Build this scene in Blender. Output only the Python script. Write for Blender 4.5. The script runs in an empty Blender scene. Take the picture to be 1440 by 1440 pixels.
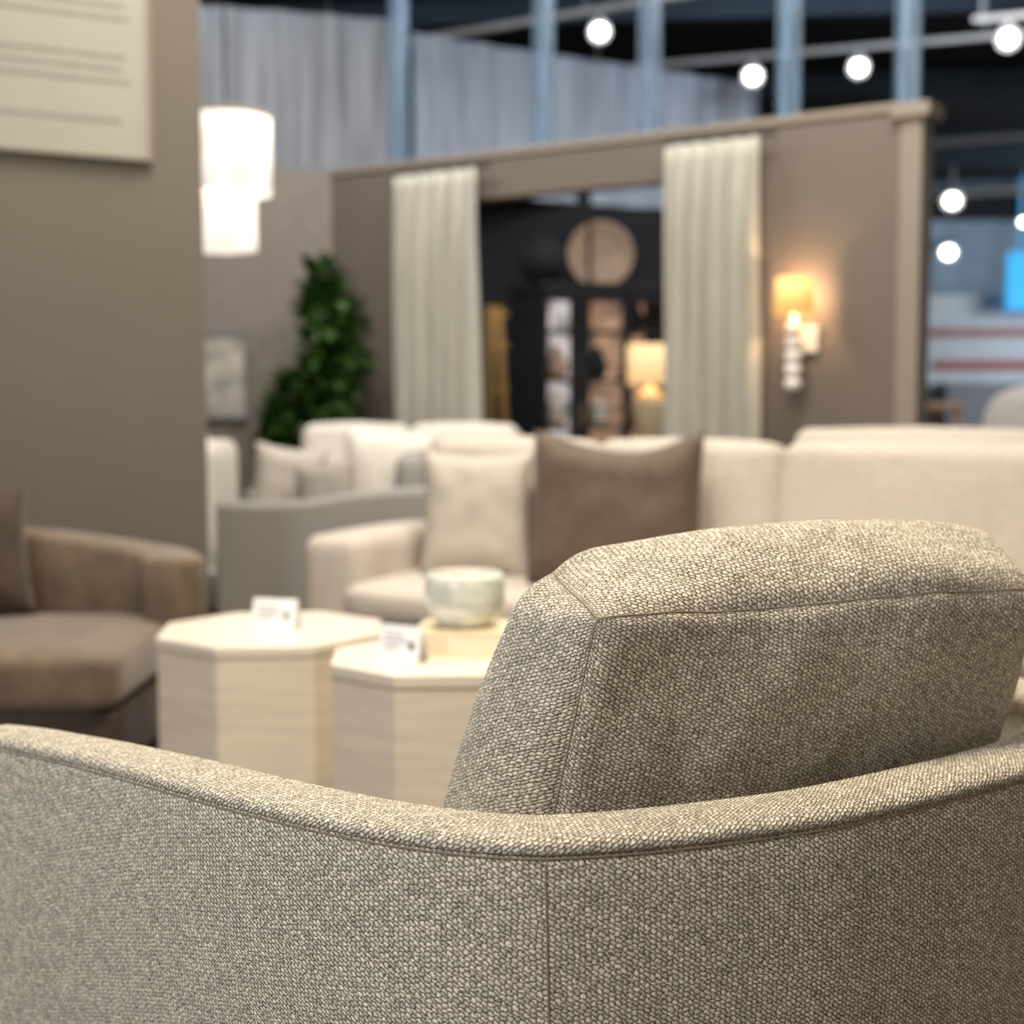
import bpy, bmesh, math, random
from mathutils import Vector, Matrix, noise
random.seed(7)
C = bpy.context.scene.collection
scene = bpy.context.scene
try:
    scene.view_settings.view_transform = 'Standard'
    scene.view_settings.look = 'None'
except Exception as e:
    print(e)

# ------------------------------------------------------------------ materials
def nmat(name):
    m = bpy.data.materials.new(name); m.use_nodes = True
    nt = m.node_tree
    return m, nt, nt.nodes['Principled BSDF']

def mat(name, col, rough=0.8, metal=0.0, nscale=30, var=0.12, bump=0.0, bdist=0.004, sheen=0.0, emis=None, estr=0.0, stretch=(1,1,1), evar=0.0, alpha=1.0):
    m, nt, b = nmat(name)
    tc = nt.nodes.new('ShaderNodeTexCoord'); mp = nt.nodes.new('ShaderNodeMapping')
    mp.inputs['Scale'].default_value = stretch
    nz = nt.nodes.new('ShaderNodeTexNoise'); nz.inputs['Scale'].default_value = nscale; nz.inputs['Detail'].default_value = 5
    rp = nt.nodes.new('ShaderNodeValToRGB')
    rp.color_ramp.elements[0].position = .3; rp.color_ramp.elements[1].position = .7
    rp.color_ramp.elements[0].color = [c*(1-var) for c in col]+[1]
    rp.color_ramp.elements[1].color = [min(1, c*(1+var)) for c in col]+[1]
    L = nt.links.new
    L(tc.outputs['Object'], mp.inputs[0]); L(mp.outputs[0], nz.inputs['Vector']); L(nz.outputs['Fac'], rp.inputs[0])
    L(rp.outputs[0], b.inputs['Base Color'])
    b.inputs['Roughness'].default_value = rough; b.inputs['Metallic'].default_value = metal
    b.inputs['Alpha'].default_value = alpha
    if sheen: b.inputs['Sheen Weight'].default_value = sheen
    if bump:
        bp = nt.nodes.new('ShaderNodeBump'); bp.inputs['Strength'].default_value = bump; bp.inputs['Distance'].default_value = bdist
        L(nz.outputs['Fac'], bp.inputs['Height']); L(bp.outputs[0], b.inputs['Normal'])
    if emis:
        b.inputs['Emission Color'].default_value = list(emis)+[1]; b.inputs['Emission Strength'].default_value = estr
        if evar:
            mr = nt.nodes.new('ShaderNodeMapRange'); mr.inputs['From Min'].default_value = .3; mr.inputs['From Max'].default_value = .7
            mr.inputs['To Min'].default_value = estr*(1-evar); mr.inputs['To Max'].default_value = estr*(1+evar)
            L(nz.outputs['Fac'], mr.inputs['Value']); L(mr.outputs[0], b.inputs['Emission Strength'])
    return m

def weave(name, light, dark, cell=0.0052, bump=1.0):
    """diagonal chenille twill: rounded, irregular yarn nubs in staggered rows"""
    m, nt, b = nmat(name); L = nt.links.new; N = nt.nodes.new
    def math_(op, a, bb=None, c=None):
        n = N('ShaderNodeMath'); n.operation = op
        for i, v in enumerate((a, bb, c)):
            if v is None: continue
            if isinstance(v, (int, float)): n.inputs[i].default_value = v
            else: L(v, n.inputs[i])
        return n.outputs[0]
    tc = N('ShaderNodeTexCoord')
    nz = N('ShaderNodeTexNoise'); nz.inputs['Scale'].default_value = 170; nz.inputs['Detail'].default_value = 2
    L(tc.outputs['UV'], nz.inputs['Vector'])
    sub = N('ShaderNodeVectorMath'); sub.operation = 'SUBTRACT'; sub.inputs[1].default_value = (.5, .5, .5)
    L(nz.outputs['Color'], sub.inputs[0])
    scl = N('ShaderNodeVectorMath'); scl.operation = 'SCALE'; scl.inputs['Scale'].default_value = 0.0066
    L(sub.outputs[0], scl.inputs[0])
    add = N('ShaderNodeVectorMath'); add.operation = 'ADD'
    L(tc.outputs['UV'], add.inputs[0]); L(scl.outputs[0], add.inputs[1])
    mr = N('ShaderNodeMapping'); mr.inputs['Rotation'].default_value = (0, 0, math.radians(36))
    mp = N('ShaderNodeMapping'); mp.inputs['Scale'].default_value = (1/(cell*1.40), 1/(cell*.80), 1)
    L(add.outputs[0], mr.inputs[0]); L(mr.outputs[0], mp.inputs[0])
    sx = N('ShaderNodeSeparateXYZ'); L(mp.outputs[0], sx.inputs[0])
    row = math_('FLOOR', sx.outputs['Y'])
    wn = N('ShaderNodeTexWhiteNoise'); wn.noise_dimensions = '1D'; L(row, wn.inputs['W'])
    xo = math_('ADD', math_('MULTIPLY_ADD', row, .42, sx.outputs['X']), math_('MULTIPLY', wn.outputs['Value'], .30))
    fx = math_('FRACT', xo); fy = math_('FRACT', sx.outputs['Y'])
    px = math_('MULTIPLY', math_('MULTIPLY', fx, 4), math_('SUBTRACT', 1, fx))
    py = math_('MULTIPLY', math_('MULTIPLY', fy, 4), math_('SUBTRACT', 1, fy))
    nub = math_('MULTIPLY', math_('POWER', px, .75), math_('POWER', py, .95))
    fb = N('ShaderNodeTexNoise'); fb.inputs['Scale'].default_value = 620; fb.inputs['Detail'].default_value = 3
    L(tc.outputs['UV'], fb.inputs['Vector'])
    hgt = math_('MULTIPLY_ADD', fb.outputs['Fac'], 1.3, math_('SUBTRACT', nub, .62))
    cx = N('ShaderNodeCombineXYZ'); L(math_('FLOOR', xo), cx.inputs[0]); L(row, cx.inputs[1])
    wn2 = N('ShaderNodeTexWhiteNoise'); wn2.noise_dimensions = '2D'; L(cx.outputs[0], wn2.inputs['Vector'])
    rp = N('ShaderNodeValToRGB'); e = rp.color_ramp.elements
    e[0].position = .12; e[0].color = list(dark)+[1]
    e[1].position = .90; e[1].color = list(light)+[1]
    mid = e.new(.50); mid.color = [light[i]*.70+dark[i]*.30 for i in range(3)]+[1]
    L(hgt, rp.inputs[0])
    mr1 = N('ShaderNodeMapRange'); mr1.inputs['To Min'].default_value = .70; mr1.inputs['To Max'].default_value = 1.18
    L(wn2.outputs['Value'], mr1.inputs['Value'])
    vm = N('ShaderNodeVectorMath'); vm.operation = 'SCALE'; L(rp.outputs[0], vm.inputs[0]); L(mr1.outputs[0], vm.inputs['Scale'])
    L(vm.outputs[0], b.inputs['Base Color'])
    b.inputs['Roughness'].default_value = .95; b.inputs['Specular IOR Level'].default_value = .12
    bp = N('ShaderNodeBump'); bp.inputs['Strength'].default_value = bump; bp.inputs['Distance'].default_value = .0019
    L(hgt, bp.inputs['Height']); L(bp.outputs[0], b.inputs['Normal'])
    return m

M = {}
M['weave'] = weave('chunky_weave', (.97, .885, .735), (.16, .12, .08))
M['seam'] = mat('seam_thread', (.27, .215, .155), nscale=400)
M['taupe'] = mat('taupe_paint', (.135, .116, .092), nscale=3, var=.03, rough=.7)
M['taupe2'] = mat('taupe_paint_far', (.140, .116, .094), nscale=3, var=.03, rough=.7)
M['grass'] = mat('grasscloth', (.235, .205, .178), nscale=10, var=.22, stretch=(1, 1, 9))
M['trim'] = mat('trim_paint', (.25, .21, .168), nscale=5, var=.03, rough=.55)
M['black'] = mat('black_paint', (.012, .013, .016), nscale=5)
M['ceil'] = mat('ceiling_black', (.010, .013, .020), nscale=2, var=.4)
M['floor'] = mat('carpet', (.13, .11, .09), nscale=60, bump=.3)
M['cream'] = mat('cream_linen', (.545, .48, .415), nscale=40, var=.07, bump=.5, bdist=.004, sheen=.1)
M['white'] = mat('white_linen', (.70, .66, .59), nscale=60, var=.04, bump=.3, bdist=.002)
M['beige'] = mat('beige_linen', (.50, .445, .38), nscale=60, var=.07, bump=.3, bdist=.002)
M['greyfab'] = mat('grey_linen', (.30, .285, .26), nscale=70, var=.08)
M['greypil'] = mat('taupe_linen', (.33, .295, .26), nscale=70, var=.04)
M['paletaupe'] = mat('pale_taupe_linen', (.46, .42, .375), nscale=70, var=.04)
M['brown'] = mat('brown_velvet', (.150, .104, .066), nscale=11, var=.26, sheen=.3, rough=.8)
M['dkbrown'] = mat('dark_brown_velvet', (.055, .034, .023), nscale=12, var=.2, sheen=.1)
M['pbrown'] = mat('brown_chenille', (.115, .079, .055), nscale=45, var=.25, bump=.5, bdist=.004, sheen=.05)
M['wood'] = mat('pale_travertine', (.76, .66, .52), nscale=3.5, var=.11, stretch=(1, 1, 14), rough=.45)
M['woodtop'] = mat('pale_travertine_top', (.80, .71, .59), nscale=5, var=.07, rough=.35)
M['groove'] = mat('groove_brown', (.33, .24, .15))
M['card'] = mat('card_white', (.90, .90, .93), nscale=5, var=.01)
M['inkgrey'] = mat('ink_grey', (.25, .24, .21)); M['ink'] = mat('ink_dark', (.12, .12, .13))
M['paper'] = mat('paper_cream', (.34, .33, .28), nscale=4, var=.03)
M['bowl'] = mat('marbled_ceramic', (.66, .67, .60), nscale=14, var=.26, rough=.25, stretch=(1, 1, 3))
M['book'] = mat('book_cover', (.86, .74, .50), nscale=8, var=.05)
M['page'] = mat('book_pages', (.86, .78, .60), nscale=100, var=.08)
M['curtain'] = mat('curtain_linen', (.46, .445, .385), nscale=14, var=.16, stretch=(3, 3, .15))
M['leaf'] = mat('leaf_green', (.034, .090, .013), nscale=14, var=.6, rough=.45)
M['bark'] = mat('bark', (.12, .07, .04), nscale=40)
M['pot'] = mat('pot_clay', (.10, .09, .08), nscale=10)
M['shade'] = mat('lit_linen_shade', (.85, .80, .72), nscale=9, emis=(1, .91, .81), estr=.85, stretch=(1, 1, .5), evar=.35)
M['band'] = mat('shade_band', (.30, .26, .22))
M['sconce'] = mat('lit_amber_shade', (.75, .5, .2), emis=(1, .50, .12), estr=.72)
M['lampsh'] = mat('lit_warm_shade', (.8, .6, .35), emis=(1, .64, .30), estr=.8)
M['brass'] = mat('brass', (.62, .42, .18), rough=.35, metal=.8)
M['lampbase'] = mat('gilded_ceramic', (.66, .52, .32), rough=.4, nscale=12)
M['plaster'] = mat('white_plaster', (.80, .76, .70), nscale=30)
M['lens'] = mat('spot_lens', (1, 1, 1), emis=(1, .97, .92), estr=12)
M['ltwhite'] = mat('lamp_housing', (.50, .50, .51), rough=.4)
M['track'] = mat('track_metal', (.46, .45, .44), rough=.5)
M['stud'] = mat('translucent_polycarbonate', (.20, .31, .44), rough=.4, nscale=5, var=.8, stretch=(9, 9, .5), alpha=.45)  # blue light falling on the studs is put into the colour
M['sheer'] = mat('sheer_drape', (.36, .37, .40), nscale=4, var=.30, stretch=(3, 3, .25))
M['sheer2'] = mat('sheer_drape_blue', (.50, .55, .64), nscale=4, var=.28, stretch=(3, 3, .25))
M['disc'] = mat('copper_wood', (.50, .33, .22), nscale=10, var=.2, rough=.5)
M['glass'] = mat('cabinet_back_panel', (.42, .32, .25), nscale=7, var=.5, rough=.3, emis=(.50, .30, .19), estr=.6, evar=.7)  # emission stands in for light inside the cabinet
M['glassw'] = mat('cabinet_back_panel_pale', (.55, .5, .48), nscale=7, var=.4, rough=.3, emis=(.66, .60, .60), estr=.7, evar=.6)  # pale emission stands in for a white reflection on the first door
M['goldwood'] = mat('golden_oak', (.40, .23, .07), nscale=10, var=.2, stretch=(1, 1, .2))
M['hall'] = mat('hall_wall', (.50, .58, .66), nscale=1, var=.1)
M['fascia'] = mat('hall_fascia', (.30, .40, .50), nscale=.8, var=.4)  # bluish hall light put into the colour of an added panel
M['red'] = mat('red_stripe', (.32, .12, .11)); M['blue'] = mat('blue_sign', (.05, .42, .80), emis=(.05, .42, .85), estr=.5)
M['greyst'] = mat('grey_panel', (.20, .20, .22)); M['pwhite'] = mat('panel_white', (.50, .54, .57), nscale=2, var=.12)
M['beam'] = mat('beam_blue_black', (.07, .10, .14), nscale=3)
M['vase'] = mat('stoneware', (.75, .70, .62), rough=.5)
M['art'] = mat('art_print', (.42, .39, .35), nscale=7, var=.55)

# ------------------------------------------------------------------ helpers
def top(name, loc, rz, label, cat, group=None):
    o = bpy.data.objects.new(name, None); C.objects.link(o)
    o.location = loc; o.rotation_euler = (0, 0, rz); o.empty_display_size = .1
    o['label'] = label; o['category'] = cat
    if group: o['group'] = group
    return o

def mk(name, vs, fs, m, parent=None, smooth=False, loc=(0, 0, 0), rot=(0, 0, 0), uvs=None):
    me = bpy.data.meshes.new(name); me.from_pydata([tuple(v) for v in vs], [], fs); me.update()
    if smooth:
        for p in me.polygons: p.use_smooth = True
    if uvs:
        ul = me.uv_layers.new(name='UVMap')
        for p in me.polygons:
            for k, li in enumerate(p.loop_indices): ul.data[li].uv = uvs[p.index][k]
    me.materials.append(m)
    o = bpy.data.objects.new(name, me); C.objects.link(o)
    o.location = loc; o.rotation_euler = rot
    if parent: o.parent = parent
    return o

def tag(o, label, cat, group=None, kind=None):
    if label: o['label'] = label
    if cat: o['category'] = cat
    if group: o['group'] = group
    if kind: o['kind'] = kind
    return o

def boxdata(c, s):
    x, y, z = c; a, b, h = s[0]/2, s[1]/2, s[2]/2
    vs = [(x+i*a, y+j*b, z+k*h) for i in (-1, 1) for j in (-1, 1) for k in (-1, 1)]
    fs = [(0, 1, 3, 2), (4, 6, 7, 5), (0, 4, 5, 1), (2, 3, 7, 6), (0, 2, 6, 4), (1, 5, 7, 3)]
    return vs, fs

def boxes(name, lst, m, parent=None, bev=0.0, loc=(0, 0, 0), rot=(0, 0, 0)):
    V, F = [], []
    for c, s in lst:
        v, f = boxdata(c, s); n = len(V); V += v; F += [tuple(i+n for i in q) for q in f]
    o = mk(name, V, F, m, parent, False, loc, rot)
    if bev:
        md = o.modifiers.new('bevel', 'BEVEL'); md.width = bev; md.segments = 3
    return o

def rbox(name, dims, r, m, parent=None, puff=0.0, n=14, loc=(0, 0, 0), rot=(0, 0, 0), fn=None, rfn=None):
    bm = bmesh.new(); bmesh.ops.create_cube(bm, size=2)
    bmesh.ops.subdivide_edges(bm, edges=bm.edges[:], cuts=n, use_grid_fill=True)
    h = Vector(dims)/2
    uvl = bm.loops.layers.uv.new('UVMap')
    for f in bm.faces:
        nn = f.normal; ax = max(range(3), key=lambda i: abs(nn[i]))
        for l in f.loops:
            p = l.vert.co
            q = (p.x*h.x, p.y*h.y, p.z*h.z)
            uv = {0: (q[1]+3, q[2]), 1: (q[0], q[2]), 2: (q[0], q[1]+5)}[ax]
            l[uvl].uv = uv
    for v in bm.verts:
        v.co = rdef(v.co.copy(), h, r, puff, rfn)
        if fn: v.co = fn(v.co, h)
    for f in bm.faces: f.smooth = True
    me = bpy.data.meshes.new(name); bm.to_mesh(me); bm.free(); me.materials.append(m)
    o = bpy.data.objects.new(name, me); C.objects.link(o); o.location = loc; o.rotation_euler = rot
    if parent: o.parent = parent
    return o

def rdef(c, h, r, puff, rfn=None):
    rr = rfn(c) if rfn else r
    rr = min(rr, min(h)*.98)
    p = Vector((c.x*h.x, c.y*h.y, c.z*h.z))
    inn = Vector([max(-(h[i]-rr), min(h[i]-rr, p[i])) for i in range(3)])
    d = p-inn
    if d.length > 1e-9:
        out = inn+d.normalized()*rr
    else: out = p
    if puff:
        a, b, g = c
        out.x += puff*a**3*(1-b*b)*(1-g*g); out.y += puff*b**3*(1-a*a)*(1-g*g); out.z += puff*g**3*(1-a*a)*(1-b*b)
    return out

def lathe(name, prof, m, parent=None, segs=40, loc=(0, 0, 0), rot=(0, 0, 0), smooth=True):
    V, F = [], []
    for r, z in prof:
        for i in range(segs):
            a = 2*math.pi*i/segs; V.append((r*math.cos(a), r*math.sin(a), z))
    for j in range(len(prof)-1):
        for i in range(segs):
            k = (i+1) % segs
            F.append((j*segs+i, j*segs+k, (j+1)*segs+k, (j+1)*segs+i))
    if prof[0][0] > 1e-4: F.append(tuple(range(segs))[::-1])
    if prof[-1][0] > 1e-4: F.append(tuple((len(prof)-1)*segs+i for i in range(segs)))
    return mk(name, V, F, m, parent, smooth, loc, rot)

def tube(name, pts, r, m, parent=None, segs=8):
    V, F = [], []; P = [Vector(p) for p in pts]
    for i, p in enumerate(P):
        t = (P[min(i+1, len(P)-1)]-P[max(i-1, 0)]).normalized()
        a = t.cross(Vector((0, 0, 1)));
        if a.length < .05: a = t.cross(Vector((1, 0, 0)))
        a.normalize(); b = t.cross(a)
        for k in range(segs):
            an = 2*math.pi*k/segs; V.append(p+a*math.cos(an)*r+b*math.sin(an)*r)
    for i in range(len(P)-1):
        for k in range(segs):
            k2 = (k+1) % segs; F.append((i*segs+k, i*segs+k2, (i+1)*segs+k2, (i+1)*segs+k))
    F.append(tuple(range(segs))[::-1]); F.append(tuple((len(P)-1)*segs+k for k in range(segs)))
    return mk(name, V, F, m, parent, True)

def catmull(pts, per=12):
    P = [Vector(p) for p in pts]; out = []
    for i in range(len(P)-1):
        p0 = P[max(i-1, 0)]; p1 = P[i]; p2 = P[i+1]; p3 = P[min(i+2, len(P)-1)]
        for k in range(per):
            t = k/per
            out.append(.5*((2*p1)+(p2-p0)*t+(2*p0-5*p1+4*p2-p3)*t*t+(-p0+3*p1-3*p2+p3)*t**3))
    out.append(P[-1]); return out

def normals2d(path, side):
    N = []
    for i in range(len(path)):
        t = path[min(i+1, len(path)-1)]-path[max(i-1, 0)]; t.z = 0; t.normalize()
        N.append(Vector((-t.y, t.x, 0))*side)
    return N

def sweep(name, path, prof, m, parent, side=1, taper=0.0, closed=True, loc=(0, 0, 0)):
    """prof(ztop, s)->[(offset inward, z)]"""
    N = normals2d(path, side); V, F, U = [], [], []
    L = [0]
    for i in range(1, len(path)): L.append(L[-1]+(path[i]-path[i-1]).length)
    tot = L[-1]; cnt = None; UVv = []
    for i, p in enumerate(path):
        pr = prof(p.z, L[i]/tot)
        if taper:
            e = min(L[i], tot-L[i])
            if e < taper:
                s = math.sqrt(max(.02, 1-(1-e/taper)**2))
                om = sum(o for o, z in pr)/len(pr); zt = max(z for o, z in pr)
                pr = [(om+(o-om)*s, z-(1-s)*.02*(1 if z > zt-.1 else 0)) for o, z in pr]
        cnt = len(pr); vl = 0; row = []
        for k, (o, z) in enumerate(pr):
            V.append(Vector((p.x, p.y, 0))+N[i]*o+Vector((0, 0, z)))
            if k: vl += math.hypot(o-pr[k-1][0], z-pr[k-1][1])
            row.append(vl)
        UVv.append([(L[i], v-row[-1]) for v in row])
    for i in range(len(path)-1):
        rng = cnt if closed else cnt-1
        for k in range(rng):
            k2 = (k+1) % cnt
            F.append((i*cnt+k, (i+1)*cnt+k, (i+1)*cnt+k2, i*cnt+k2))
            U.append([UVv[i][k], UVv[i+1][k], UVv[i+1][k2], UVv[i][k2]])
    if closed:
        F.append(tuple(range(cnt))); U.append([UVv[0][k] for k in range(cnt)])
        F.append(tuple((len(path)-1)*cnt+k for k in range(cnt))[::-1]); U.append([UVv[-1][k] for k in range(cnt)][::-1])
    return mk(name, V, F, m, parent, True, loc, uvs=U)

def pillow(name, w, h, t, m, loc, rot, label, chop=0.0, group=None, n=22, pinch=.10, wob=.14):
    V, F = [], []
    for s in (-1, 1):
        for j in range(n+1):
            for i in range(n+1):
                u = -1+2*i/n; v = -1+2*j/n
                x = w/2*u*(1-pinch*(1-v*v)); z = h/2*v*(1-pinch*(1-u*u))
                if chop and v > 0:
                    k_ = (u+1)/1.15 if u < .15 else (1-u)/.85
                    z -= chop*v*math.sin(max(0, min(1, k_))*math.pi/2)**1.3
                th = t/2*((1-u**4)*(1-v**4))**.6
                th *= 1+wob*noise.noise(Vector((u*2.2, v*2.2, s+w*9)))
                V.append((x, s*th, z+h/2))
    k = (n+1)**2
    for s in range(2):
        for j in range(n):
            for i in range(n):
                a = s*k+j*(n+1)+i; q = (a, a+1, a+n+2, a+n+1)
                F.append(q if s == 0 else q[::-1])
    o = mk(name, V, F, m, None, True, loc, rot)
    bm = bmesh.new(); bm.from_mesh(o.data); bmesh.ops.remove_doubles(bm, verts=bm.verts, dist=1e-5)
    bmesh.ops.recalc_face_normals(bm, faces=bm.faces); bm.to_mesh(o.data); bm.free()
    return tag(o, label, 'pillow', group)

# ------------------------------------------------------------------ camera
cam = bpy.data.cameras.new('camera'); co = bpy.data.objects.new('camera', cam); C.objects.link(co)
co.location = (0, 0, 1.12); co.rotation_euler = (math.radians(90-4.57), 0, 0)
cam.lens = 50; cam.sensor_width = 36; cam.clip_end = 200; cam.clip_start = .05
cam.dof.use_dof = True; cam.dof.focus_distance = 1.48; cam.dof.aperture_fstop = 3.1
scene.camera = co

# ------------------------------------------------------------------ room shell
def struct(o): o['kind'] = 'structure'; return o
struct(boxes('floor', [((4, 14, -.05), (26, 40, .1))], M['floor']))
struct(boxes('ceiling', [((4, 14, 4.45), (26, 40, .1))], M['ceil']))
struct(boxes('wall_far', [((4, 33, 2.2), (26, .2, 4.4))], M['hall']))
def seg_wall(name, a, b, th, z0, z1, m, openings=(), side=1):
    a = Vector((a[0], a[1], 0)); b = Vector((b[0], b[1], 0)); d = b-a; L = d.length; rz = math.atan2(d.y, d.x)
    lst = []; x = 0
    for (o0, o1, zt) in openings:
        lst.append((((x+o0)/2, side*th/2, (z0+z1)/2), (o0-x, th, z1-z0)))
        lst.append((((o0+o1)/2, side*th/2, (zt+z1)/2), (o1-o0, th, z1-zt))); x = o1
    lst.append((((x+L)/2, side*th/2, (z0+z1)/2), (L-x, th, z1-z0)))
    return struct(boxes(name, lst, m, loc=a, rot=(0, 0, rz))), rz, L
WL, wl_rz, wl_L = seg_wall('wall_left', (-3.4, 4.4), (-1.20, 5.6), .14, 0, 3.2, M['taupe'])
seg_wall('wall_back', (-4.0, 8.85), (-1.14, 9.1), .12, 0, 2.56, M['grass'])
WR, wr_rz, wr_L = seg_wall('wall_right', (-1.14, 9.1), (1.90, 7.05), .14, 0, 2.52, M['taupe2'], openings=((1.0, 2.62, 2.285),))
def wloc(x, y, z):
    return Vector((-1.14, 9.1, z))+Vector((math.cos(wr_rz)*x-math.sin(wr_rz)*y, math.sin(wr_rz)*x+math.cos(wr_rz)*y, 0))
struct(boxes('trim_1', [((wr_L/2, .07, 2.535), (wr_L, .17, .04))], M['trim'], bev=.006, loc=(-1.14, 9.1, 0), rot=(0, 0, wr_rz)))
struct(boxes('trim_2', [((wr_L+.05, .07, 1.24), (.11, .17, 2.48)), ((wr_L+.05, .07, 2.51), (.19, .23, .07))], M['trim'], bev=.006, loc=(-1.14, 9.1, 0), rot=(0, 0, wr_rz)))
seg_wall('wall_rear', (-1.6, 11.4), (.62, 11.4), .1, 0, 3.0, M['black'])
seg_wall('wall_rear.001', (.62, 11.4), (2.7, 11.4), .1, 0, 2.62, M['black'])

# ------------------------------------------------------------------ foreground armchair
chair = top('armchair', (.15, 1.9, 0), 0, 'oatmeal chunky-weave upholstered barrel armchair with loose back cushion', 'armchair')
off = Vector((-.15, -1.9, 0))
pl = [(-.765, 1.915, .663), (-.675, 1.846, .671), (-.60, 1.782, .676), (-.536, 1.720, .682), (-.419, 1.603, .690), (-.317, 1.505, .695), (-.23, 1.428, .699), (-.151, 1.368, .702), (-.08, 1.328, .704),
      (-.013, 1.305, .705), (.05, 1.303, .705), (.159, 1.329, .705), (.303, 1.387, .705), (.386, 1.435, .705), (.468, 1.491, .705), (.56, 1.558, .705),
      (.66, 1.645, .705), (.75, 1.75, .705), (.81, 1.88, .70), (.83, 2.02, .695), (.80, 2.17, .685), (.72, 2.36, .67)]
path = [p+off for p in catmull(pl, 8)]
def wd(s):
    return .62+.18*min(1, s/.2)
def prof_out(zt, s):
    k = wd(s)
    return [(.06*k, .09), (.035*k, .2), (.012, .40), (0, .55), (0, zt-.05), (0.0, zt-.022), (.003, zt-.014), (.012, zt-.012), (.055*k, zt-.012), (.10*k, zt-.012), (.108*k, zt-.03), (.11*k, .5), (.11*k, .36), (.11*k, .09)]
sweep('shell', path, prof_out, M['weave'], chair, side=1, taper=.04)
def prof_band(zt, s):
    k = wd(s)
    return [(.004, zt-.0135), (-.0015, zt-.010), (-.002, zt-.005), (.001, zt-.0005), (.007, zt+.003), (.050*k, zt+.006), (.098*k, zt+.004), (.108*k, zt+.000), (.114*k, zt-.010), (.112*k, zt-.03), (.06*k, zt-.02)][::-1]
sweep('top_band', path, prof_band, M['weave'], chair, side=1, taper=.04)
tube('rail_seam', [Vector((p.x, p.y, p.z-.0150)) for p in path[4:-4]], .0010, M['seam'], chair, 6)
NN = normals2d(path, 1)
i0 = min(range(len(path)), key=lambda i: abs(path[i].x-off.x-.035))
pv, nv = path[i0], NN[i0]
sp = []
for k in range(30):
    z = pv.z-.02-(pv.z-.12)*k/29*.95
    o = 0 if z > .55 else (.012*(.55-z)/.15 if z > .40 else .012+.023*(.4-z)/.2)
    sp.append(Vector((pv.x+.014*k/29, pv.y, z))+nv*o)
tube('side_seam', sp, .0010, M['seam'], chair, 6)
inner = [p+n*.12 for p, n in zip(path[4:-6:3], NN[4:-6:3])]
def prism(name, poly, z0, z1, m, parent, bev=.03):
    n = len(poly); V = [(p.x, p.y, z0) for p in poly]+[(p.x, p.y, z1) for p in poly]
    F = [tuple(range(n))[::-1], tuple(range(n, 2*n))]+[(i, (i+1) % n, n+(i+1) % n, n+i) for i in range(n)]
    o = mk(name, V, F, m, parent, True)
    bm = bmesh.new(); bm.from_mesh(o.data); bmesh.ops.recalc_face_normals(bm, faces=bm.faces)
    ul = bm.loops.layers.uv.new('UVMap')
    for f in bm.faces:
        for l in f.loops:
            l[ul].uv = (l.vert.co.x, l.vert.co.y) if abs(f.normal.z) > .5 else (l.vert.co.x+l.vert.co.y, l.vert.co.z)
    bm.to_mesh(o.data); bm.free()
    md = o.modifiers.new('bevel', 'BEVEL'); md.width = bev; md.segments = 4; md.limit_method = 'ANGLE'
    return o
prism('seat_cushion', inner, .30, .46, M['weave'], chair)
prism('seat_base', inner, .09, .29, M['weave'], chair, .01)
lathe('swivel_base', [(.001, 0), (.30, 0), (.30, .03), (.27, .05), (.27, .09), (.001, .09)], M['black'], chair, loc=(0, -.02, 0))
cz = .44
BTL = Vector((.084, 1.445, .898)); BTR = Vector((.655, 1.70, .898)); FTL = Vector((.014, 1.64, .961)); FTR = Vector((.660, 1.90, .962))
BBL = Vector((.006, 1.615, cz)); BBR = Vector((.590, 1.88, cz)); FBL = Vector((-.150, 1.83, cz)); FBR = Vector((.51, 2.12, cz))
def hexmap(p, h):
    a, b, g = [(p[i]/h[i]+1)/2 for i in range(3)]
    lo = (BBL*(1-a)+BBR*a)*(1-b)+(FBL*(1-a)+FBR*a)*b
    hi = (BTL*(1-a)+BTR*a)*(1-b)+(FTL*(1-a)+FTR*a)*b
    q = lo*(1-g)+hi*g
    w = noise.noise(q*6)*.013+noise.noise(q*13)*.006+noise.noise(q*28)*.002
    return q+Vector((0, -w, w*.6))+off
def rf(c):
    t = (c.y+1)/2; e = max(0, c.x)**3*max(0, c.z)**2
    return .026+.050*t+.020*e
cdim = (.60, .20, .50)
PF = .036
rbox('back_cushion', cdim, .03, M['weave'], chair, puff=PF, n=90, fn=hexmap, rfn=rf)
hh = Vector(cdim)/2
def edgept(c):
    return hexmap(rdef(Vector(c), hh, .03, PF, rf), hh)
def seamline(name, f, n=60):
    tube(name, [edgept(f(-1+2*k/n)) for k in range(n+1)], .0012, M['seam'], chair, 6)
seamline('cushion_seam', lambda t: (t, -1, 1))
seamline('cushion_seam', lambda t: (-1, -1, t))
seamline('cushion_seam', lambda t: (-1, t, 1))

# ------------------------------------------------------------------ octagonal tables
def octa(name, x, y, h, r, rz, label):
    t = top(name, (x, y, 0), rz, label, 'side table', 'octagonal side tables')
    def ring(rr, z): return [(rr*math.cos(math.pi/8+k*math.pi/4), rr*math.sin(math.pi/8+k*math.pi/4), z) for k in range(8)]
    def oprism(nm, rr, z0, z1, m, bev):
        V = ring(rr, z0)+ring(rr, z1); F = [tuple(range(8))[::-1], tuple(range(8, 16))]+[(i, (i+1) % 8, 8+(i+1) % 8, 8+i) for i in range(8)]
        o = mk(nm, V, F, m, t); md = o.modifiers.new('b', 'BEVEL'); md.width = bev; md.segments = 2
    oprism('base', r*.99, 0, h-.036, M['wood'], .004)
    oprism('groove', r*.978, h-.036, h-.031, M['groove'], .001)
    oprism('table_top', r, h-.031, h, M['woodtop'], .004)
    return t
octa('side_table', -.69, 4.06, .460, .338, .10, 'larger pale travertine octagonal drum side table with grooved edge')
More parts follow.
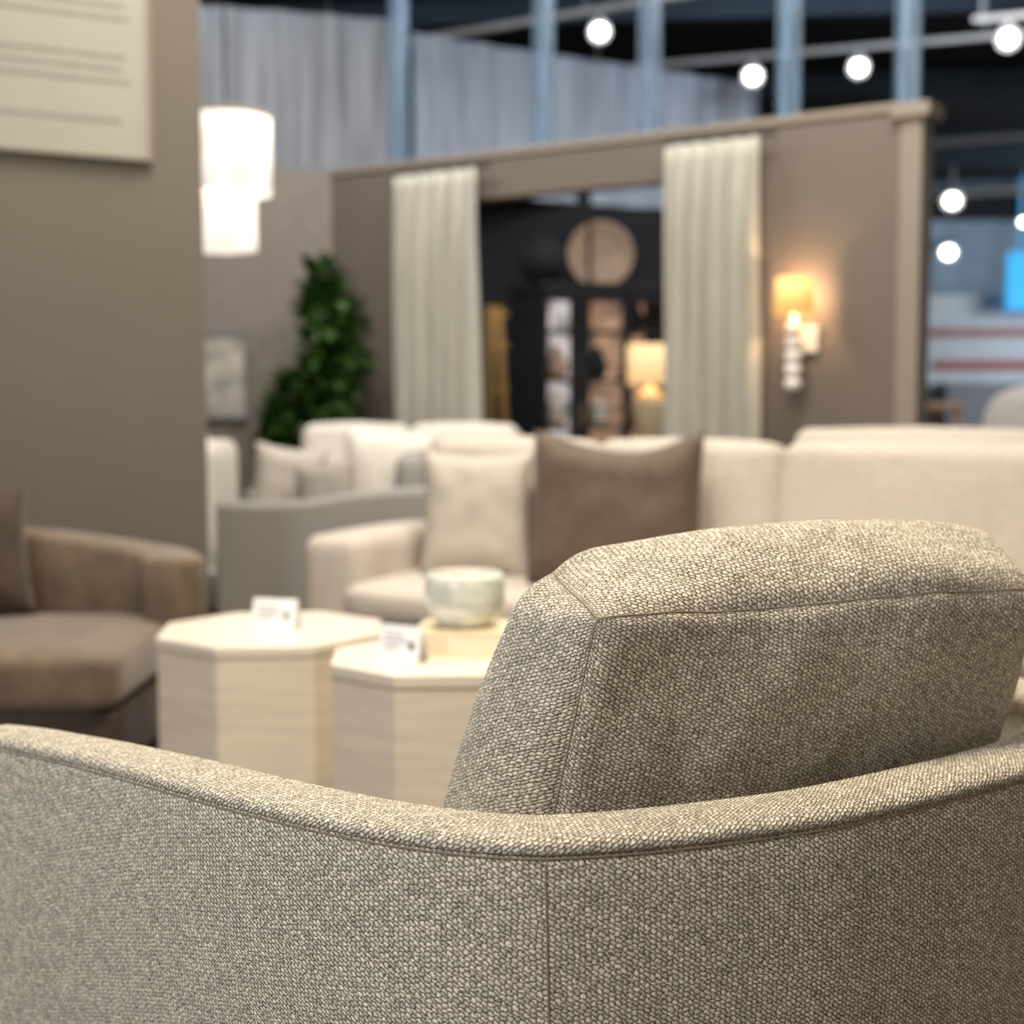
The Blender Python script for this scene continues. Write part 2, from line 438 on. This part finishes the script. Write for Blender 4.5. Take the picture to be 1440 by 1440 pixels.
octa('side_table', -.175, 3.46, .492, .285, .06, 'smaller pale travertine octagonal drum side table holding a bowl and book')

def card(x, y, z, rz, w, h, label):
    t = top('sign_card', (x, y, z), rz, label, 'sign card', 'table sign cards')
    o = mk('card_panel', [(-w/2, -.025, 0), (w/2, -.025, 0), (w/2, 0, h), (-w/2, 0, h), (w/2, .03, 0), (-w/2, .03, 0)], [(0, 1, 2, 3), (3, 2, 4, 5)], M['card'], t)
    o.modifiers.new('s', 'SOLIDIFY').thickness = .0015
    for k, (a, b) in enumerate(((-.38, .05), (-.38, .2), (-.38, -.02))):
        zz = h*(.72-.17*k); yy = -.025*(1-zz/h)-.0025
        boxes('text_line', [(((a+b)/2*w, yy, zz), ((b-a)*w, .001, .003))], M['inkgrey'], t)
    zz = h*.45; boxes('printed_mark', [((.30*w, -.025*(1-zz/h)-.0025, zz), (.014, .002, .020))], M['ink'], t)
card(-.68, 4.06, .4605, -.25, .135, .085, 'white folded sign card standing on the larger table')
card(-.262, 3.38, .4925, -.5, .115, .085, 'white folded sign card standing on the smaller table')

bk = top('book', (-.11, 3.53, .492), -.12, 'thick pale yellow hardcover book lying under the bowl', 'book')
boxes('book_cover', [((0, 0, .003), (.25, .19, .006)), ((0, 0, .057), (.25, .19, .006)), ((-.122, 0, .03), (.006, .19, .054))], M['book'], bk, bev=.001)
boxes('book_pages', [((.002, 0, .03), (.24, .182, .048))], M['page'], bk)
bw = lathe('bowl', [(.001, .0), (.055, 0), (.065, .006), (.088, .03), (.101, .065), (.101, .10), (.096, .128), (.091, .134), (.086, .130), (.09, .10), (.086, .065), (.07, .03), (.001, .02)], M['bowl'], None, 48, loc=(-.118, 3.53, .5525))
tag(bw, 'thick marbled cream-green ceramic bowl on a book', 'bowl')

# ------------------------------------------------------------------ sofas
def legs(parent, w, d, h, m, x0=.08, y0=.08):
    for i, (x, y) in enumerate(((x0, y0), (w-x0, y0), (x0, d-y0), (w-x0, d-y0))):
        lathe('leg', [(.018, 0), (.028, h), (.001, h)], m, parent, 12, loc=(x, y, 0))
def crease(seed):
    def f(p, h):
        q = Vector((p.x*5+seed, p.y*5, p.z*3)); w = noise.noise(q)*.012+noise.noise(q*2.6)*.005
        return p+Vector((0, w, w*.4))
    return f
def sofa(name, loc, rz, w, d, seat_h, arm_h, back_h, cush, m, label, armw=.2, arms=(1, 1), cushz=.95, cat='sofa', cr=.05, cp=.02):
    t = top(name, loc, rz, label, cat)
    rbox('seat_base', (w, d-.04, seat_h-.22), .03, m, t, loc=(w/2, d/2+.02, .08+(seat_h-.22)/2), n=10)
    if arms[0]: rbox('arm', (armw, d-.14, arm_h-.08), .05, m, t, puff=.012, loc=(armw/2, d/2+.07, (arm_h+.08)/2), n=14)
    if arms[1]: rbox('arm', (armw, d-.14, arm_h-.08), .05, m, t, puff=.012, loc=(w-armw/2, d/2+.07, (arm_h+.08)/2), n=14)
    a0 = armw if arms[0] else 0; a1 = w-(armw if arms[1] else 0)
    rbox('back', (a1-a0-.01, .20, back_h-.1), .05, m, t, puff=.01, loc=((a0+a1)/2, d-.10, (back_h+.1)/2), n=24)
    ns = max(1, len(cush)-1)
    for k in range(ns):
        x0 = a0+(a1-a0)*k/ns; x1 = a0+(a1-a0)*(k+1)/ns
        rbox('seat_cushion', (x1-x0-.01, d-.2, .15), .05, m, t, puff=.02, loc=((x0+x1)/2, (d-.2)/2, seat_h-.075), n=14)
    for x0, x1 in zip(cush[:-1], cush[1:]):
        rbox('back_cushion', (x1-x0-.006, .19, cushz-seat_h), cr, m, t, puff=cp, loc=((x0+x1)/2, d-.27, (cushz+seat_h)/2), rot=(math.radians(-9), 0, 0), n=24, fn=crease(x0*7+loc[0]))
    legs(t, w, d, .09, M['dkbrown'])
    return t
rzs = math.atan2(-.43, .9)
SX, SY = -.90, 5.50
S = sofa('sofa', (SX, SY, 0), rzs, 3.7, .98, .41, .575, .90, [.30, 1.05, 1.80, 2.95, 3.42], M['cream'], 'long cream upholstered sofa with loose back cushions and rounded arms', armw=.26, cushz=.948)
def sl(u, v, z):
    return Vector((SX+math.cos(rzs)*u-math.sin(rzs)*v, SY+math.sin(rzs)*u+math.cos(rzs)*v, z))
pillow('throw_pillow', .45, .52, .17, M['beige'], sl(.65, .38, .405), (math.radians(-12), 0, rzs+.30), 'plain beige linen throw pillow on the cream sofa', wob=.2)
pillow('throw_pillow', .66, .61, .20, M['pbrown'], sl(1.245, .34, .405), (math.radians(-12), 0, rzs+.18), 'dark brown throw pillow with dented top on cream sofa', chop=.075, pinch=.04, wob=.28)
sofa('sofa', tuple(sl(1.40, 1.06, 0)), rzs, 2.6, .88, .44, .62, .94, [.2, 1.3, 2.4], M['cream'], 'cream upholstered sofa standing behind the long sofa', cushz=.98)
sofa('sofa', (-1.36, 7.50, 0), -.10, 1.52, .70, .44, .62, .94, [.16, .76, 1.36], M['white'], 'white slipcovered sofa near the curtained wall', armw=.15, cushz=.97)
sofa('armchair', (-2.25, 6.75, 0), 0, .80, .8, .44, .90, .95, [.15, .65], M['white'], 'white slipcovered armchair beside the grey chair', armw=.14, cushz=.97, cat='armchair')
g = top('lounge_chair', (-1.36, 6.50, 0), 0, 'grey linen lounge chair with a wavy sloping arm', 'armchair')
def wavy(nm, y0, y1):
    V, F = [], []; n = 24
    def zt(u): return .650+.065*(1/(1+math.exp(-(u-.52)*10)))-.016*math.sin(u*math.pi)
    rows = []
    for k in range(n+1):
        u = k/n; x = .98*u; z = zt(u)
        rows.append([(x, y0, .05), (x, y0, z-.025), (x, y0+.01, z-.008), (x, y0+.03, z), (x, y1-.03, z), (x, y1-.01, z-.008), (x, y1, z-.025), (x, y1, .05)])
    for r in rows: V += r
    for k in range(n):
        for j in range(8):
            j2 = (j+1) % 8; F.append((k*8+j, k*8+j2, (k+1)*8+j2, (k+1)*8+j))
    F.append(tuple(range(8))[::-1]); F.append(tuple(n*8+j for j in range(8)))
    o = mk(nm, V, F, M['greyfab'], g); md = o.modifiers.new('b', 'BEVEL'); md.width = .012; md.segments = 2; md.limit_method = 'ANGLE'
wavy('arm', 0, .12); wavy('arm', .76, .88)
rbox('seat_cushion', (.80, .62, .18), .05, M['greyfab'], g, puff=.02, loc=(.42, .44, .40))
rbox('seat_base', (.95, .62, .25), .02, M['greyfab'], g, loc=(.48, .44, .18), n=8)
rbox('back', (.16, .62, .58), .06, M['greyfab'], g, puff=.01, loc=(.89, .44, .57))
pillow('throw_pillow', .46, .46, .17, M['white'], (-.63, 7.02, .505), (math.radians(-8), math.radians(4), -.05), 'large white fluffy throw pillow on the grey chair', pinch=.05, wob=.08)
pillow('throw_pillow', .36, .40, .17, M['paletaupe'], (-1.12, 6.92, .50), (math.radians(-10), math.radians(8), .20), 'pale taupe throw pillow on the grey chair', wob=.08)
pillow('throw_pillow', .31, .30, .11, M['greypil'], (-.87, 6.74, .53), (math.radians(-14), math.radians(-8), -.20), 'small taupe lumbar pillow on the grey chair', wob=.08)

# brown velvet sofa
b = top('sofa', (-1.7, 4.4, 0), 0, 'brown velvet lounge sofa with curved sloping arm', 'sofa')
bo = Vector((1.7, -4.4, 0))
bp = [Vector(p)+bo for p in [(-2.75, 4.48, .76), (-2.35, 4.68, .73), (-1.98, 4.84, .70), (-1.72, 4.89, .685), (-1.45, 4.88, .66), (-1.24, 4.83, .635), (-1.10, 4.76, .622), (-1.02, 4.66, .615), (-.992, 4.55, .61)]]
bpath = catmull(bp, 8)
def bprof(zt, s): return [(.02, .08), (.005, zt-.14), (0, zt-.025), (.006, zt-.010), (.020, zt-.001), (.09, zt+.001), (.165, zt-.001), (.182, zt-.010), (.19, zt-.028), (.19, .08)]
sweep('arm', bpath, bprof, M['brown'], b, side=-1, taper=.02)
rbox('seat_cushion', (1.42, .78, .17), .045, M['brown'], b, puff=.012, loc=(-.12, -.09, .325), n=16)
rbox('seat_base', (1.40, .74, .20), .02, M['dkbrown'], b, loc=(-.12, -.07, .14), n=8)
for x, y in ((-.7, -.3), (.5, -.3), (-.7, .2), (.5, .2)): lathe('leg', [(.02, 0), (.025, .06), (.001, .06)], M['black'], b, 12, loc=(x, y, 0))
pillow('throw_pillow', .45, .45, .18, M['dkbrown'], (-1.75, 4.50, .41), (math.radians(-14), 0, .5), 'dark brown velvet throw pillow on the brown sofa')

# ------------------------------------------------------------------ sign on the partition
sg = top('wall_sign', (-3.4, 4.4, 0), wl_rz, 'cream framed information board hung on the taupe partition', 'sign')
L0 = wl_L
sx1 = L0-.205; sx0 = sx1-.85; sz0 = 2.02; sz1 = 2.97
boxes('board', [(((sx0+sx1)/2, -.015, (sz0+sz1)/2), (sx1-sx0, .02, sz1-sz0))], M['paper'], sg)
boxes('frame', [(((sx0+sx1)/2, -.018, sz0), (sx1-sx0+.02, .036, .012)), (((sx0+sx1)/2, -.018, sz1), (sx1-sx0+.02, .036, .012)), ((sx0, -.018, (sz0+sz1)/2), (.012, .036, sz1-sz0)), ((sx1, -.018, (sz0+sz1)/2), (.012, .036, sz1-sz0))], M['trim'], sg)
for z, frac in ((2.155, .92), (2.30, .97), (2.345, .93), (2.39, .95), (2.53, .97), (2.575, .95), (2.62, .92), (2.70, .8)):
    x1 = (sx1-sx0-.10)*frac
    boxes('text_line', [((sx0+.05+x1/2, -.0265, z), (x1, .002, .012))], M['inkgrey'], sg)

# ------------------------------------------------------------------ pendant
pd = top('pendant_lamp', (-1.305, 6.6, 1.80), 0, 'two-tier lit white linen drum pendant lamp hanging near the partition', 'pendant lamp')
def shell_drum(nm, r, z0, z1, x, y, m, par, segs=48):
    V, F = [], []
    for z, rr in ((z0, r), (z1, r), (z1, r-.004), (z0, r-.004)):
        for i in range(segs): V.append((rr*math.cos(2*math.pi*i/segs), rr*math.sin(2*math.pi*i/segs), z))
    for j in range(4):
        for i in range(segs):
            k = (i+1) % segs; j2 = (j+1) % 4
            F.append((j*segs+i, j*segs+k, j2*segs+k, j2*segs+i))
    return mk(nm, V, F, m, par, True, (x, y, 0))
shell_drum('lamp_shade', .205, .25, .605, 0, 0, M['shade'], pd)
shell_drum('lamp_shade', .185, 0, .27, -.055, .02, M['shade'], pd)
shell_drum('shade_band', .2075, .592, .612, 0, 0, M['band'], pd)
lathe('rod', [(.006, .5), (.006, 2.59), (.001, 2.59)], M['black'], pd, 10)
lathe('diffuser', [(.001, .01), (.18, .01), (.18, .014), (.001, .014)], M['shade'], pd, 40, loc=(-.055, .02, 0))

# ------------------------------------------------------------------ curtains
def curtain(x0, x1, z0, z1, y, label, folds, seed):
    V, F = [], []; n = 160; nz = 28
    t = top('curtain', (-1.14, 9.1, 0), wr_rz, label, 'curtain', 'linen curtains')
    for j in range(nz+1):
        v = j/nz
        for i in range(n+1):
            u = i/n
            amp = .022+.048*min(1, (1-v)*5)
            amp *= 1+.6*noise.noise(Vector((u*5, v*1.2, seed)))
            ph = u*folds*2*math.pi+1.8*noise.noise(Vector((u*3, v*1.1, seed+4)))*(1.1-v)
            wx = (x0+x1)/2+(u-.5)*(x1-x0)*(1+.05*(1-v))
            V.append((wx+.014*math.sin(ph*2), y+amp*math.sin(ph), z0+(z1-z0)*v))
    for j in range(nz):
        for i in range(n):
            a = j*(n+1)+i; F.append((a, a+1, a+n+2, a+n+1))
    o = mk('curtain_panel', V, F, M['curtain'], t, True); o.modifiers.new('s', 'SOLIDIFY').thickness = .004
    boxes('curtain_rod', [(((x0+x1)/2+.03, y+.02, z1+.012), (x1-x0+.10, .02, .02))], M['black'], t, bev=.004)
curtain(.585, 1.19, .02, 2.45, -.10, 'pleated cream linen curtain beside the opening', 5, 1)
curtain(2.42, 2.96, .02, 2.45, -.10, 'pleated cream linen curtain beside the wall sconce', 5, 8)

# ------------------------------------------------------------------ sconce
SCX = 3.17
sc = top('wall_sconce', wloc(SCX, 0, 1.15), wr_rz, 'lit amber shade wall sconce with stacked white bead stem', 'wall lamp')
boxes('backplate', [((0.03, -.012, .27), (.11, .022, .13))], M['plaster'], sc, bev=.006)
boxes('lamp_arm', [((0, -.07, .26), (.018, .10, .018))], M['brass'], sc, bev=.004)
pr = []
for k in range(5):
    for a in range(8):
        an = a/8*math.pi; pr.append((.010+.034*math.sin(an), .0+k*.068+.034*(1-math.cos(an))))
pr = [(.001, 0)]+pr+[(.010, .34), (.008, .40), (.001, .40)]
lathe('beaded_stem', pr, M['plaster'], sc, 20, loc=(0, -.115, .01))
V, F = [], []; ns = 30
for z, rr in ((.39, .098), (.575, .092), (.575, .089), (.39, .095)):
    for i in range(ns+1):
        an = math.radians(-90-118+236*i/ns); V.append((rr*math.cos(an), rr*math.sin(an), z))
for j in range(4):
    for i in range(ns):
        j2 = (j+1) % 4; F.append((j*(ns+1)+i, j*(ns+1)+i+1, j2*(ns+1)+i+1, j2*(ns+1)+i))
mk('lamp_shade', V, F, M['sconce'], sc, True, loc=(0, -.115, 0))
def point(name, loc, e, col, r=.04):
    l = bpy.data.lights.new(name, 'POINT'); l.energy = e; l.color = col; l.shadow_soft_size = r
    o = bpy.data.objects.new(name, l); o.location = loc; C.objects.link(o); return o
point('sconce_bulb', wloc(SCX, -.125, 1.15+.49), 6.5, (1, .64, .36), .015)

# ------------------------------------------------------------------ plant
ptx, pty = -1.17, 8.58
pt = top('potted_tree', (ptx, pty, 0), 0, 'leafy dark green potted indoor tree in the wall corner', 'potted plant')
lathe('pot', [(.001, 0), (.14, 0), (.19, .38), (.17, .38), (.165, .34), (.001, .34)], M['pot'], pt, 32)
tube('trunk', [(0, 0, .33), (.02, 0, .7), (-.01, .02, 1.1), (.06, 0, 1.5), (.04, 0, 1.85)], .016, M['bark'], pt)
V, F = [], []
blobs = [(.04, 1.83, .13), (.13, 1.72, .13), (.0, 1.70, .13), (.19, 1.56, .14), (.04, 1.56, .15), (.19, 1.40, .14), (.02, 1.42, .14), (.16, 1.25, .15), (-.03, 1.27, .14), (-.16, 1.14, .14), (.12, 1.10, .16), (-.25, 1.03, .13), (-.02, 1.02, .16), (-.14, .90, .16), (.14, .90, .16), (-.27, .9, .11)]
for (bx, bz, br) in blobs:
    for k in range(int(70*(br/.13)**2)):
        d0 = Vector((random.gauss(0, 1), random.gauss(0, 1), random.gauss(0, 1))).normalized()*br*random.uniform(.35, 1.15)
        c = Vector((bx+d0.x, d0.y*.8, bz+d0.z))
        d = (d0.normalized()+Vector((random.uniform(-.5, .5), random.uniform(-.5, .5), random.uniform(-.5, .5)))).normalized()
        s = Vector((0, 0, 1)).cross(d)
        if s.length < .1: s = Vector((1, 0, 0))
        s.normalize(); upn = d.cross(s); l = random.uniform(.08, .14); w = l*.36; n = len(V)
        V += [c-d*l*.5, c+s*w+upn*.008, c+d*l*.5-upn*.01, c-s*w+upn*.008, c-upn*.006]
        F += [(n, n+4, n+1), (n+1, n+4, n+2), (n+2, n+4, n+3), (n+3, n+4, n)]
mk('foliage', V, F, M['leaf'], pt)

wb = math.atan2(.25, 2.86)
pc = top('framed_picture', (-1.83, 9.02, 1.0), wb, 'pale framed art print hung on the grasscloth wall', 'picture')
boxes('frame', [((0, -.015, .0), (.32, .025, .02)), ((0, -.015, .52), (.32, .025, .02)), ((-.15, -.015, .26), (.02, .025, .52)), ((.15, -.015, .26), (.02, .025, .52))], M['greyst'], pc)
boxes('print', [((0, -.01, .26), (.29, .01, .51))], M['art'], pc)

# ------------------------------------------------------------------ behind the opening
CX0, CRZ = .22, .42
cb = top('display_cabinet', (CX0, 10.15, 0), CRZ, 'tall black display cabinet with glazed doors and lit shelves', 'cabinet')
CW, CD, CH = 1.0, .55, 1.95
boxes('body', [((CW/2, CD/2, .05), (CW, CD, .10)), ((CW/2, CD/2, CH-.03), (CW+.04, CD+.03, .06)), ((.015, CD/2, CH/2), (.03, CD, CH)), ((CW-.015, CD/2, CH/2), (.03, CD, CH)), ((CW/2, CD-.01, CH/2), (CW, .02, CH)), ((CW*.36, .16, CH/2), (.03, .26, CH))], M['black'], cb)
boxes('back_panel', [((CW*.68, .28, CH/2), (CW*.60, .01, CH-.2))], M['glass'], cb)  # added panels inside the cabinet, glowing in place of interior light
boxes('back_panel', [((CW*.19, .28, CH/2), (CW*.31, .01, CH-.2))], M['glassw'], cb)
for z in (.5, .9, 1.25, 1.6): boxes('shelf', [((CW/2, .15, z), (CW-.06, .25, .025))], M['dkbrown'], cb)
dw = CW/3
for k in range(3):
    x0 = k*dw
    d = boxes('door', [((x0+.020, -.01, CH/2), (.028, .02, CH-.14)), ((x0+dw-.020, -.01, CH/2), (.028, .02, CH-.14)), ((x0+dw/2, -.01, .12), (dw-.01, .02, .08)), ((x0+dw/2, -.01, CH-.11), (dw-.01, .02, .06)), ((x0+dw/2, -.01, 1.05), (dw-.01, .02, .02))], M['black'], cb)
    boxes('handle', [((x0+dw-.03, -.03, 1.0), (.012, .02, .16))], M['brass'], d, bev=.003)
def cloc(x, y, z): return Vector((CX0+math.cos(CRZ)*x-math.sin(CRZ)*y, 10.15+math.sin(CRZ)*x+math.cos(CRZ)*y, z))
def vase(x, y, z, s, m, label):
    o = lathe('vase', [(.001, 0), (.05*s, 0), (.08*s, .05*s), (.085*s, .10*s), (.05*s, .17*s), (.03*s, .20*s), (.04*s, .23*s), (.03*s, .23*s), (.022*s, .2*s), (.001, .19*s)], m, None, 24, loc=cloc(x, y, z))
    tag(o, label, 'vase', 'vases in the display cabinet')
for (x, z, s, mm) in ((.17, .513, 1.2, 'vase'), (.17, .913, 1.1, 'vase'), (.17, 1.263, 1.0, 'disc'), (.52, .913, 1, 'vase'), (.5, 1.263, 1.0, 'black'), (.82, .913, 1.1, 'disc'), (.84, 1.263, .9, 'vase'), (.82, 1.613, .9, 'black')):
    vase(x, .14, z, s, M[mm], {'vase': 'pale stoneware vase on a cabinet shelf', 'disc': 'brown stoneware vase on a cabinet shelf', 'black': 'black stoneware vase on a cabinet shelf'}[mm])
urn = lathe('urn', [(.001, 0), (.08, 0), (.15, .07), (.19, .16), (.17, .25), (.10, .31), (.11, .34), (.09, .34), (.001, .30)], M['black'], None, 32, loc=cloc(.14, .3, 1.951))
tag(urn, 'round matte black urn standing on the cabinet', 'urn')
dc = top('wall_mirror', (.70, 11.36, 2.25), 0, 'round copper-brown wooden mirror hung on the black wall', 'mirror')
lathe('mirror_frame', [(.001, 0), (.26, 0), (.265, .02), (.25, .03), (.235, .02), (.001, .02)], M['disc'], dc, 48, rot=(math.radians(90), 0, 0))
boxes('divider', [((-.09, -.024, 0), (.028, .010, .50))], M['black'], dc)
lt = top('side_table', (.93, 9.6, 0), 0, 'small round dark side table holding the lit lamp', 'side table')
lathe('table_top', [(.001, .80), (.24, .80), (.24, .83), (.001, .83)], M['dkbrown'], lt, 40)
lathe('pedestal', [(.16, 0), (.16, .02), (.03, .05), (.025, .80), (.001, .80)], M['dkbrown'], lt, 24)
tl = top('table_lamp', (.93, 9.6, .83), 0, 'lit table lamp with warm drum shade and gilded base', 'table lamp')
lathe('lamp_base', [(.001, 0), (.09, 0), (.10, .02), (.105, .12), (.115, .22), (.11, .30), (.06, .34), (.012, .37), (.012, .5), (.001, .5)], M['lampbase'], tl, 32)
shell_drum('lamp_shade', .155, .385, .65, 0, 0, M['lampsh'], tl)
point('lamp_bulb', (.93, 9.6, 1.36), 5, (1, .7, .4), .03)
ld = top('ladder', (-.10, 9.75, 0), 0, 'golden oak ladder leaning against the dark wall', 'ladder')
boxes('rail', [((0, 0, .9), (.05, .05, 1.75))], M['goldwood'], ld, loc=(-.05, 0, 0), rot=(math.radians(-8), 0, 0))
boxes('rail', [((0, 0, .9), (.05, .05, 1.75))], M['goldwood'], ld, loc=(.10, 0, 0), rot=(math.radians(-8), math.radians(-3), 0))
for z in (.3, .6, .9, 1.2, 1.5, 1.72): boxes('rung', [((.02, 0, z), (.11, .03, .03))], M['goldwood'], ld, rot=(math.radians(-8), 0, 0))

# ------------------------------------------------------------------ upper structures
def drape(name, a, b, z0, z1, folds, label, m):
    a = Vector((a[0], a[1], 0)); b2 = Vector((b[0], b[1], 0)); d = b2-a; L = d.length; u = d/L; nrm = Vector((-u.y, u.x, 0))
    V, F = [], []; n = folds*12
    for j in range(2):
        for i in range(n+1):
            p = u*(L*i/n)+nrm*(.018*math.sin(i/n*folds*2*math.pi+.8*math.sin(i*.07))+.03*math.sin(i*.05))
            V.append((p.x, p.y, (z0, z1)[j]))
    for i in range(n): F.append((i, i+1, n+2+i, n+1+i))
    o = mk(name, V, F, m, None, True, a)
    return tag(o, label, 'drape', 'hall drapes')
drape('drape', (-4.2, 9.3), (-.80, 10.4), 2.45, 3.80, 9, 'tall pale grey sheer drape panel above the wall', M['sheer'])
drape('drape', (-.72, 10.6), (2.1, 12.4), 2.66, 3.78, 9, 'lower blue-grey sheer drape panel hanging behind the wall', M['sheer2'])
for t in (.1385, .425, .611, .831, 1.0):
    p = wloc(t*3.67, .07, 0)
    w = .11
    o = boxes('clear_post', [((0, 0, 3.475), (w, .006, 1.84)), ((-w/2, -.02, 3.475), (.006, .05, 1.84)), ((w/2, -.02, 3.475), (.006, .05, 1.84))], M['stud'], None, loc=p, rot=(0, 0, wr_rz))
    tag(o, 'translucent blue-grey post rising from wall top to ceiling', 'post', 'posts above the wall')
def bar(name, a, b, w, h, m, label, cat, group):
    a = Vector(a); b2 = Vector(b); d = b2-a
    o = boxes(name, [((d.length/2, 0, 0), (d.length, w, h))], m, None, loc=a, rot=(0, 0, math.atan2(d.y, d.x)))
    return tag(o, label, cat, group)
tk = 'pale metal lighting track suspended under the black ceiling'
def track(a, b, w=.04):
    a = Vector((a[0], a[1], 0)); b = Vector((b[0], b[1], 0)); d = b-a
    t = top('light_track', (a.x, a.y, 3.86), math.atan2(d.y, d.x), tk, 'lighting track', 'lighting tracks')
    boxes('track_bar', [((d.length/2, 0, 0), (d.length, w, w))], M['track'], t)
    for f in (.02, .5, .98): boxes('hanger_rod', [((d.length*f, 0, .28), (.008, .008, .52))], M['ltwhite'], t)
track((-1.55, 11.70), (2.6, 9.03))
track((.60, 12.22), (6.6, 9.92))
track((3.35, 10.59), (6.2, 9.48))
track((1.8, 16.9), (9.5, 13.2), .06)
track((3.0, 20.5), (11, 17.5), .07)
for k, yy in enumerate((10.0, 12.5, 15.5, 19, 23)):
    bar('ceiling_beam', (-5, yy, 4.29), (15, yy-2, 4.29), .12, .2, M['beam'], 'dark steel beam under the black ceiling', 'beam', 'ceiling beams')
def spot(x, y, z, s=1.0, zt=3.85):
    t = top('track_light', (x, y, z), math.atan2(-y, -x)-math.pi/2, 'white track spotlight head, lit, hanging from its track', 'track light', 'track spotlights')
    rr = (math.radians(58), 0, 0)
    lathe('lamp_head', [(.045*s, .18*s), (.062*s, .12*s), (.072*s, 0), (.068*s, 0), (.05*s, .09*s), (.001, .1*s)], M['ltwhite'], t, 24, rot=rr)
    lathe('lens', [(.001, .016*s), (.043*s, .016*s), (.043*s, .024*s), (.001, .024*s)], M['lens'], t, 24, rot=rr)
    lathe('stem', [(.014, .05*s), (.014, zt-z), (.001, zt-z)], M['ltwhite'], t, 8)
for p in ((.62, 10.3, 3.7, 1.15), (1.94, 11.7, 3.7, 1.25), (2.72, 11.4, 3.7, 1.2), (3.58, 10.5, 3.7, 1.25), (1.09, 12.03, 3.64, 1.05), (5.8, 19, 3.7, 1.9, 4.39), (7.8, 25.7, 3.7, 2.3, 4.39), (7.1, 20, 3.55, 1.0, 4.39)): spot(*p)

# ------------------------------------------------------------------ far hall
hb = top('exhibition_booth', (6.2, 22, 0), 0, 'white trade booth with two red stripes and a grey band', 'booth')
boxes('booth_wall', [((3.5, 0, 1.35), (7, .2, 2.7))], M['pwhite'], hb)
boxes('stripe', [((3.5, -.11, 2.12), (7, .02, .13))], M['red'], hb)
boxes('stripe', [((3.6, -.11, 1.62), (6.7, .02, .17))], M['red'], hb)
boxes('counter', [((3.6, -.4, .68), (6.6, .5, 1.36))], M['greyst'], hb)
bs = boxes('hanging_sign', [((0, 0, 0), (1.6, .1, .85)), ((-.6, 0, .95), (.03, .03, 1.2)), ((.6, 0, .95), (.03, .03, 1.2))], M['blue'], None, loc=(8.2, 21.5, 2.87)); tag(bs, 'plain bright blue sign board hanging over the booth', 'sign')
fs = boxes('hanging_banner', [((0, 0, 0), (9, .08, 1.5))], M['fascia'], None, loc=(11.0, 26.5, 3.63)); tag(fs, 'wide pale blue-grey banner hanging across the hall', 'banner')  # added panel that brightens the dark end of the hall
bar('ceiling_beam', (5.2, 18, 4.2), (10, 17.4, 4.2), .1, .38, M['beam'], 'blue-grey steel beam across the hall', 'beam', 'ceiling beams')
wt = top('dining_table', (3.14, 11.2, 0), 0, 'brown wooden high table in the far hall', 'table')
boxes('table_top', [((0, 0, 1.06), (.65, .6, .05))], M['disc'], wt, bev=.01)
for x in (-.28, .28):
    for y in (-.25, .25): boxes('leg', [((x, y, .52), (.05, .05, 1.04))], M['disc'], wt)
wc = top('dining_chair', (3.85, 10.6, 0), -.2, 'white upholstered chair with rounded back in the far hall', 'chair')
def arch(p, h):
    g_ = max(0, p.z/h.z)
    return Vector((p.x*math.sqrt(max(.05, 1-.8*g_**3)), p.y, p.z))
rbox('backrest', (.56, .13, .66), .06, M['plaster'], wc, puff=.03, loc=(0, .22, .86), fn=arch, n=20)
rbox('seat', (.52, .5, .12), .04, M['plaster'], wc, puff=.01, loc=(0, 0, .50))
for x in (-.2, .2):
    for y in (-.2, .2): boxes('leg', [((x, y, .22), (.04, .04, .44))], M['dkbrown'], wc)

# ------------------------------------------------------------------ lights
def area(name, loc, size, e, col, target=None):
    l = bpy.data.lights.new(name, 'AREA'); l.shape = 'RECTANGLE'; l.size = size[0]; l.size_y = size[1]; l.energy = e; l.color = col
    o = bpy.data.objects.new(name, l); o.location = loc; C.objects.link(o)
    if target is not None:
        o.rotation_euler = (Vector(target)-Vector(loc)).to_track_quat('-Z', 'Y').to_euler()
    return o
area('ceiling_light', (.6, 2.4, 4.0), (.8, .8), 140, (1, .87, .66))
area('ceiling_light', (-.6, 4.4, 4.1), (1.2, 1.2), 108, (1, .92, .80))
area('ceiling_light', (1.2, 6.0, 4.2), (1.4, 1.0), 98, (1, .93, .86))
area('ceiling_light', (-1.2, 7.3, 4.2), (1.0, .8), 78, (1, .95, .90))
area('ceiling_light', (3.8, 9.4, 4.3), (1.0, .8), 70, (1, .95, .90))  # added out-of-view light to brighten the white chair
area('front_light', (-2.6, -.7, 2.7), (1.2, 1.0), 112, (.98, .985, 1), (-.4, 1.7, .5))
area('front_light', (2.0, -1.0, 2.8), (1.0, 1.0), 18, (1, .82, .60), (.4, 1.8, .5))
area('hall_light', (2.0, 9.4, 4.3), (3.5, .6), 44, (.68, .82, 1), (1.0, 11.0, 3.2))
area('hall_light', (-2.4, 8.3, 4.3), (2.0, .6), 34, (.88, .93, 1), (-2.0, 10.0, 3.4))
area('hall_light', (12, 17, 4.2), (5, 5), 1000, (.85, .92, 1), (9, 26, 2.2))
w = bpy.data.worlds.new('world'); scene.world = w; w.use_nodes = True
w.node_tree.nodes['Background'].inputs[0].default_value = (1, .98, .96, 1); w.node_tree.nodes['Background'].inputs[1].default_value = .29
